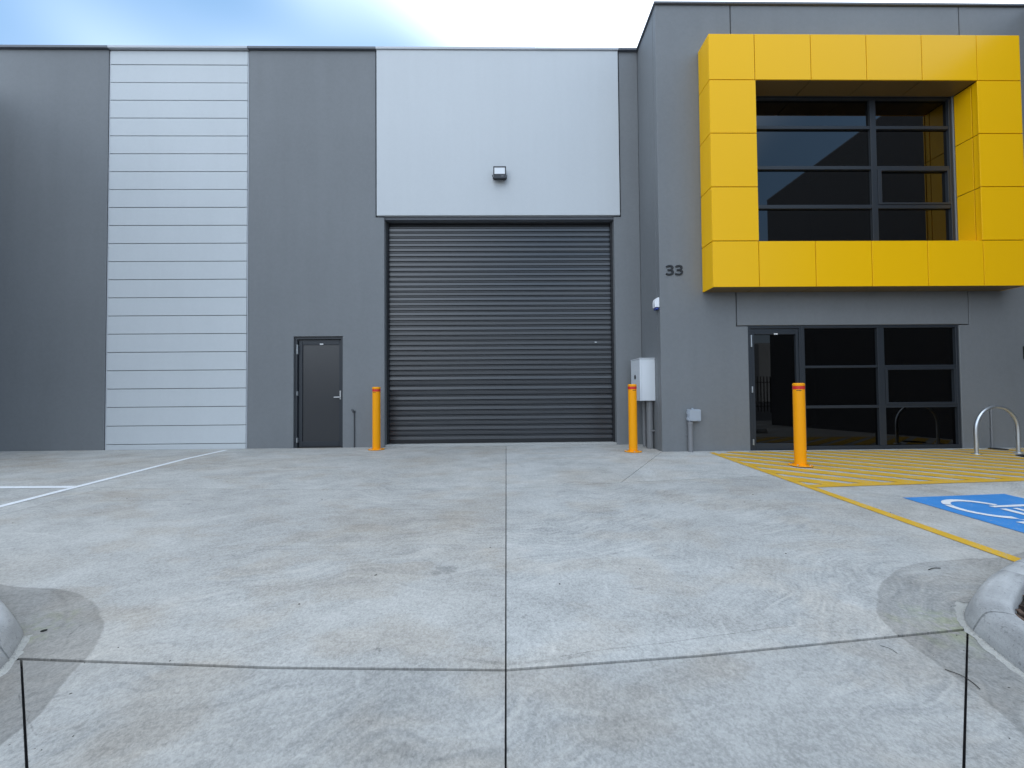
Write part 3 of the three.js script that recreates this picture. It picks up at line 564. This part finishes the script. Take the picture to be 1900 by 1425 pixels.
// bicycle hoop
{
  const a = [7.265, -5.858], c = [7.99, -5.904], h = thing('bike_hoop', 'galvanised steel bicycle hoop standing on the yellow hatching', 'bike rack', [(a[0] + c[0]) / 2, gy(a[1]), (a[1] + c[1]) / 2]);
  const pts = [], r = (c[0] - a[0]) / 2, mx = (a[0] + c[0]) / 2, mz = (a[1] + c[1]) / 2, y0 = gy(a[1]) + 0.004, ys = 0.36;
  pts.push([a[0], y0, a[1]], [a[0], ys * 0.5, a[1]], [a[0], ys, a[1]]);
  for (let k = 1; k < 14; k++) { const t = Math.PI - (Math.PI * k) / 14; pts.push([mx + Math.cos(t) * r, ys + Math.sin(t) * r, mz + (Math.cos(t) * (c[1] - a[1])) / 2]); }
  pts.push([c[0], ys, c[1]], [c[0], ys * 0.5, c[1]], [c[0], y0, c[1]]);
  const curve = new THREE.CatmullRomCurve3(pts.map((p) => new THREE.Vector3(...p).sub(h.position)));
  const tube = lit(new THREE.Mesh(new THREE.TubeGeometry(curve, 90, 0.024, 16), plain(0.6, 0.63, 0.66, 0.36, { metalness: 0.9 }))); tube.name = 'hoop_tube'; h.add(tube);
  for (const [x, z] of [a, c]) { part(h, 'foot_flange', new THREE.LatheGeometry([[0.0245, 0.012], [0.05, 0.01], [0.058, 0.006], [0.058, 0]].map(([u, v]) => new THREE.Vector2(u, v)).reverse(), 28), galv, [x, gy(z) + 0.0045, z]); }
}
// pipes on the walls, two black ribbed discs on the ground
{
  const t = thing('garden_tap', 'dark thin standpipe with a tap between grey door and bollard', 'tap', [-2.864, 0, ZF]), m = plain(0.05, 0.055, 0.06, 0.5);
  part(t, 'pipe', cyl(0.009, 0.66, 12), m, [-2.864, 0.33, ZF + 0.016]);
  const s = cyl(0.011, 0.07, 12); s.rotateX(Math.PI / 2); part(t, 'spout', s, m, [-2.87, 0.667, ZF + 0.035]);
  const n = new THREE.TorusGeometry(0.02, 0.004, 8, 20); part(t, 'tap_handle', n, m, [-2.887, 0.7, ZF + 0.045]);
  part(t, 'spindle', cyl(0.006, 0.04, 10), m, [-2.885, 0.685, ZF + 0.04]);
  bpart(t, 'wall_plate', m, [-2.885, -2.845, 0.645, 0.69, ZF + 0.001, ZF + 0.007], 0.002);
  const p = thing('wall_conduit', 'thin grey conduit on the wall behind the bicycle hoop', 'pipe', [8.19, 0, ZO]), pm = plain(0.2, 0.205, 0.212, 0.5);
  part(p, 'pipe', cyl(0.012, 0.72, 12), pm, [8.19, 0.36, ZO + 0.016]);
  for (const y of [0.33, 0.69]) bpart(p, 'saddle', pm, [8.165, 8.215, y, y + 0.018, ZO + 0.001, ZO + 0.01], 0.002);
  for (const [x, z, r, label] of [[8.125, -6.255, 0.11, 'small round black ribbed disc against the wall behind the bicycle hoop'], [7.83, -5.63, 0.16, 'larger round black ribbed disc in front of the bicycle hoop']]) {
    const d = thing('ribbed_disc', label, 'drain cover', [x, gy(z), z], 'round black ribbed discs');
    const o = gy(z) + (z > BREAK ? 0.0025 : 0);
    part(d, 'rim', new THREE.LatheGeometry([[r * 0.86, 0.009], [r * 0.88, 0.011], [r, 0.01], [r, 0.001]].map(([u, v]) => new THREE.Vector2(u, v)).reverse(), 40), black, [x, o, z]);
    part(d, 'plate', cyl(r * 0.86, 0.005, 40), plain(0.008, 0.008, 0.009, 0.7), [x, o + 0.0035, z]);
    for (let k = -3; k <= 3; k++) { const w = Math.sqrt(1 - (k / 4) ** 2) * r * 0.8; bpart(d, 'rib', black, [x - w, x + w, o + 0.0062, o + 0.0095, z + (k * r) / 4.4 - 0.006, z + (k * r) / 4.4 + 0.006], 0.0012); }
  }
  const mb = thing('wall_box', 'black box on the dark grey wall at the very edge beside the hoop', 'electrical box', [8.88, 1.5, ZO]);
  bpart(mb, 'body', black, [8.795, 8.893, 1.5, 1.72, ZO + 0.001, ZO + 0.09], 0.01); bpart(mb, 'lid', black, [8.8, 8.888, 1.505, 1.715, ZO + 0.0905, ZO + 0.1], 0.006);
}

// ---------------------------------------------------------------- kerbs and planted islands
const kerbTex = dataTex(1024, 1024, (i, j) => {
  const x = i / 256, y = j / 256, n = fbm(x * 2.2, y * 2.2, 5), s = fbm(x * 1.5 + 8, y * 14, 4), f = LAT[(i * 911 + j * 7919) & 65535], sp = noise(x * 60, y * 60), q = 0.36 * (1 + 0.4 * n + 0.3 * s + 0.12 * f - (sp > 0.6 ? 0.4 * (sp - 0.6) / 0.4 : 0));
  return [enc(q), enc(q * 1.005), enc(q * 0.99)];
}, true);
kerbTex.repeat.set(1, 1);
const kerbMat = new THREE.MeshStandardMaterial({ map: kerbTex, roughness: 0.85, bumpMap: gritBump, bumpScale: 0.002 });
const kerbSkirt = new THREE.MeshStandardMaterial({ map: kerbTex, roughness: 0.95, bumpMap: gritBump, bumpScale: 0.006 });
kerbSkirt.color = lin(1.02, 1.0, 0.94);
function kerb(label, path, inward, cuts, skirtSpan) {
  const k = thing('kerb', label, 'kerb', [0, 0, 0], null, 'structure');
  const curve = new THREE.CatmullRomCurve3(path.map(([x, z]) => new THREE.Vector3(x, 0, z)), false, 'centripetal');
  const prof = [[-0.004, -0.05], [0.0, 0.005], [0.01, 0.03], [0.024, 0.065], [0.036, 0.09], [0.05, 0.106], [0.068, 0.115], [0.1, 0.119], [0.135, 0.117], [0.149, 0.11], [0.157, 0.094], [0.16, -0.05]];
  const frame = (t) => { const p = curve.getPointAt(t), q = curve.getTangentAt(t), n = [-q.z * inward, q.x * inward]; return [p, n]; };
  const sweep = (t0, t1, pr, steps, wob = 0) => {
    const pos = [], uv = [], uv1 = [], idx = [], m = pr.length, L = curve.getLength();
    for (let s = 0; s <= steps; s++) {
      const t = t0 + ((t1 - t0) * s) / steps, [p, n] = frame(t); let len = 0;
      for (let q = 0; q < m; q++) {
        const [o0, y0] = pr[q], o = o0 + (wob && q === 0 ? wob * (0.6 * noise(t * 90, 3) + 0.5 * noise(t * 330, 5)) : 0); if (q) len += Math.hypot(pr[q][0] - pr[q - 1][0], pr[q][1] - pr[q - 1][1]);
        const x = p.x + n[0] * o, z = p.z + n[1] * o; pos.push(x, gy(z) + y0 + 0.002 * noise(x * 7, z * 7 + q), z); uv.push(t * L * 0.5, len * 0.5); uv1.push(t * L, len);
      }
    }
    for (let s = 0; s < steps; s++) for (let q = 0; q + 1 < m; q++) { const a = s * m + q, b = a + m; if (inward > 0) idx.push(a, a + 1, b, a + 1, b + 1, b); else idx.push(a, b, a + 1, a + 1, b, b + 1); }
    for (const [s, flip] of [[0, inward > 0], [steps, inward < 0]]) { const c = pos.length / 3; for (let q = 0; q < m; q++) { const o = s * m + q; pos.push(pos[o * 3], pos[o * 3 + 1], pos[o * 3 + 2]); uv.push(uv[o * 2], uv[o * 2 + 1]); uv1.push(uv1[o * 2], uv1[o * 2 + 1]); } for (let q = 1; q + 1 < m; q++) { if (flip) idx.push(c, c + q + 1, c + q); else idx.push(c, c + q, c + q + 1); } }
    const g = new THREE.BufferGeometry(); g.setAttribute('position', new THREE.Float32BufferAttribute(pos, 3)); g.setAttribute('uv', new THREE.Float32BufferAttribute(uv, 2)); g.setAttribute('uv1', new THREE.Float32BufferAttribute(uv1, 2)); g.setIndex(idx); g.computeVertexNormals(); return g;
  };
  const ts = [0, ...cuts, 1], gap = 0.006 / curve.getLength();
  for (let i = 0; i + 1 < ts.length; i++) part(k, 'kerb_segment', sweep(ts[i] + (i ? gap : 0), ts[i + 1] - (i + 2 < ts.length ? gap : 0), prof, Math.ceil((ts[i + 1] - ts[i]) * curve.getLength() / 0.03)), kerbMat);
  const core = prof.map(([o, y]) => [clamp(o, 0.012, 0.148), Math.min(y, 0.118)]).map(([o, y]) => [o < 0.08 ? Math.max(o, 0.05) : Math.min(o, 0.115), Math.min(y, 0.085)]);
  part(k, 'joint_filler', sweep(0.01, 0.99, core, Math.ceil(curve.getLength() / 0.03)), jointDark);
  part(k, 'mortar_skirt', sweep(skirtSpan[0], skirtSpan[1], [[-0.028, 0.0005], [-0.012, 0.004], [0.006, 0.009], [0.012, -0.02]], 120, 0.016), kerbSkirt);
  return [k, curve, frame];
}
const pathR = [[6.6, -3.3], [5.2, -3.0], [4.2, -2.72], [3.44, -2.46], [3.04, -2.32], [2.66, -2.15], [2.42, -2.01], [2.27, -1.905], [2.195, -1.82], [2.155, -1.74], [2.12, -1.66], [2.07, -1.53], [1.97, -1.25], [1.9, -0.7], [1.9, 2.4]];
const pathL = [[-6.6, -3.3], [-5.2, -2.98], [-4.2, -2.68], [-3.4, -2.42], [-2.98, -2.27], [-2.68, -2.12], [-2.45, -1.985], [-2.31, -1.89], [-2.23, -1.80], [-2.165, -1.72], [-2.11, -1.62], [-2.04, -1.47], [-1.96, -1.2], [-1.9, -0.7], [-1.9, 2.4]];
const nearT = (path, x, z) => { const c = new THREE.CatmullRomCurve3(path.map(([a, b]) => new THREE.Vector3(a, 0, b)), false, 'centripetal'); let best = 0, bd = 1e9; for (let t = 0; t <= 1; t += 0.0005) { const p = c.getPointAt(t), d = Math.hypot(p.x - x, p.z - z); if (d < bd) { bd = d; best = t; } } return best; };
const [, curveR, frameR] = kerb('rounded concrete kerb nose round the mulched bed beside the yellow line', pathR, -1, [nearT(pathR, 2.98, -2.3), nearT(pathR, 2.18, -1.80)], [nearT(pathR, 2.42, -2.01), nearT(pathR, 1.97, -1.25)]);
const [, curveL, frameL] = kerb('rounded concrete kerb nose in the near corner below the white line', pathL, 1, [nearT(pathL, -2.17, -1.73)], [nearT(pathL, -2.3, -1.89), nearT(pathL, -1.96, -1.2)]);
{
  const soil = new THREE.MeshStandardMaterial({ color: lin(0.035, 0.026, 0.02), roughness: 1 });
  const bed = (frame, side, label) => {
    const poly = []; for (let t = 0.02; t <= 0.985; t += 0.02) { const [p, n] = frame(t); poly.push([p.x + n[0] * 0.152, p.z + n[1] * 0.152]); }
    poly.push([side * 6.4, 2.3]);
    const m = lit(new THREE.Mesh(groundSheet(poly, 0.045, 0), soil)); m.name = numbered('garden_bed'); scene.add(tag(m, label, 'soil', null, 'structure'));
    return poly;
  };
  const pr = bed(frameR, 1, 'dark soil bed inside the kerb beside the yellow line'), pl = bed(frameL, -1, 'dark soil bed inside the kerb below the white line');
  const chip = new THREE.BoxGeometry(0.05, 0.008, 0.014), spots = [];
  for (const [poly, x0, x1] of [[pr, 1.9, 6.4], [pl, -6.4, -1.9]]) for (let k = 0; k < 24000; k++) { const x = rr(x0, x1), z = rr(-3.2, 2.2); if (signedDist(poly, x, z) > 0.02) spots.push([x, z]); }
  const im = lit(new THREE.InstancedMesh(chip, new THREE.MeshStandardMaterial({ color: 0xffffff, roughness: 0.95 }), spots.length)), o = new THREE.Object3D();
  spots.forEach(([x, z], i) => { o.position.set(x, gy(z) + rr(0.048, 0.075), z); o.rotation.set(rr(-0.5, 0.5), rr(0, 6.28), rr(-0.4, 0.4)); const s = rr(0.5, 1.5); o.scale.set(s, rr(0.6, 1.5), rr(0.6, 1.8)); o.updateMatrix(); im.setMatrixAt(i, o.matrix); const q = rr(0.5, 1.6); im.setColorAt(i, lin(0.07 * q, 0.045 * q, 0.032 * q)); });
  im.name = 'bark_mulch'; scene.add(tag(im, 'dark bark mulch chips filling the kerbed beds', 'mulch', null, 'stuff'));
}

// ---------------------------------------------------------------- fallen bits on the concrete
{
  const bark = plain(0.02, 0.016, 0.012, 0.9);
  const twig = (label, pts, r) => { const z = pts[0][1], g = new THREE.TubeGeometry(new THREE.CatmullRomCurve3(pts.map(([x, zz], i) => new THREE.Vector3(x, gy(zz) + r + 0.001 + (i % 2) * 0.003, zz))), 16, r, 6); const m = lit(new THREE.Mesh(g, bark)); m.name = numbered('fallen_twig'); scene.add(tag(m, label, 'twig')); };
  twig('long thin dark twig lying across the joint by the kerb nose', [[1.79, -1.575], [1.815, -1.535], [1.82, -1.505], [1.805, -1.47]], 0.0014);
  twig('short dark twig on the damp patch behind the kerb nose', [[2.615, -2.375], [2.665, -2.39], [2.715, -2.395]], 0.0022);
  twig('thin pale twig on the near slab beside the damp margin', [[1.665, -1.72], [1.685, -1.695], [1.69, -1.67]], 0.001);
  const lg = new THREE.SphereGeometry(1, 10, 6); lg.scale(0.013, 0.004, 0.007);
  const leaf = lit(new THREE.Mesh(lg, plain(0.008, 0.009, 0.008, 0.8))); leaf.name = 'fallen_leaf'; leaf.position.set(-2.262, gy(-1.93) + 0.004, -1.93); leaf.rotation.y = 0.5; scene.add(tag(leaf, 'small black curled leaf beside the kerb nose', 'leaf'));
  const g = new THREE.DodecahedronGeometry(1, 0), n = 90, im = lit(new THREE.InstancedMesh(g, plain(0.03, 0.026, 0.02, 0.9), n)), o = new THREE.Object3D();
  for (let i = 0; i < n; i++) { const near = i < 30, sd = i % 2 ? 1 : -1, x = near ? sd * rr(1.45, 2.1) : rr(-5, 4.5), z = near ? rr(-1.9, -1.2) : rr(-6.6, -1.4), s = near ? rr(0.001, 0.0026) : rr(0.0018, 0.0045); o.position.set(x, gy(z) + s * 0.3, z); o.rotation.set(0, rr(0, 6.28), 0); o.scale.set(s * rr(1, 2.4), s * 0.5, s); o.updateMatrix(); im.setMatrixAt(i, o.matrix); }
  im.name = 'debris'; scene.add(tag(im, 'scattered dark grit and leaf crumbs on the concrete', 'debris', null, 'stuff'));
}

// ---------------------------------------------------------------- neighbours that the glass mirrors and that shade the right-hand side, plus an added left block
{
  const b = thing('offscreen_neighbour', 'tall grey unit standing forward just beyond the office block, mirrored in the glass', 'building', [12, 0, -3.2]);
  bpart(b, 'side_wall', neighbourWall, [9.1, 9.28, -0.3, 7.57, -14, 0.14], 0.006);
  bpart(b, 'front_wall', neighbourWall, [9.282, 19, -0.3, 7.57, -0.04, 0.138], 0.006);
  bpart(b, 'roof', capPale, [9.282, 19, 7.0, 7.1, -14, -0.042]);
  bpart(b, 'parapet_capping', capDark, [9.1, 9.3, 7.571, 7.61, -14, 0.17], 0.005);
  const l = thing('offscreen_neighbour', 'unseen dark block added beyond the far end of the warehouse wall to shade it', 'building', [-13, 0, -4]);  // unseen block, added and sized to darken that end of the wall
  bpart(l, 'side_wall', neighbourWall, [-10.23, -10.05, -0.3, 6.9, ZF + 0.002, -1.4], 0.006);
  bpart(l, 'front_wall', neighbourWall, [-20, -10.232, -0.3, 6.9, -1.58, -1.402], 0.006);
  bpart(l, 'roof', capPale, [-20, -10.232, 6.4, 6.5, ZF + 0.002, -1.582]);
  const o = thing('opposite_warehouse', 'pale warehouse across the street, mirrored in the glass door', 'building', [30, -0.3, 30]);
  bpart(o, 'front_wall', opposite, [-40, 62, -0.4, 6.3, 30, 30.2]); bpart(o, 'side_wall', opposite, [-40, -39.8, -0.4, 6.3, 30.202, 52]); bpart(o, 'roof', capPale, [-39.8, 62, 5.9, 6.0, 30.202, 52]);
  for (let k = -6; k < 5; k++) bpart(o, 'pier', greyWall, [19 + k * 9, 19.5 + k * 9, -0.4, 6.2, 29.9, 29.998]);
  const f = thing('palisade_fence', 'black steel palisade fence along the street, mirrored in the glass door', 'fence', [16, -0.3, 9.4]), fm = plain(0.012, 0.012, 0.013, 0.5), y = gy(9.4) - 0.045;
  for (const h of [0.35, 1.75]) bpart(f, 'rail', fm, [9.5, 24.5, y + h, y + h + 0.05, 9.37, 9.4]);
  for (let x = 9.6; x < 24.4; x += 0.19) bpart(f, 'pale', fm, [x, x + 0.06, y + 0.06, y + 2.12, 9.405, 9.42]);
  for (let x = 9.5; x < 25; x += 3) bpart(f, 'post', fm, [x - 0.04, x + 0.04, y - 0.02, y + 2.0, 9.27, 9.365]);
}

renderer.render(scene, camera);
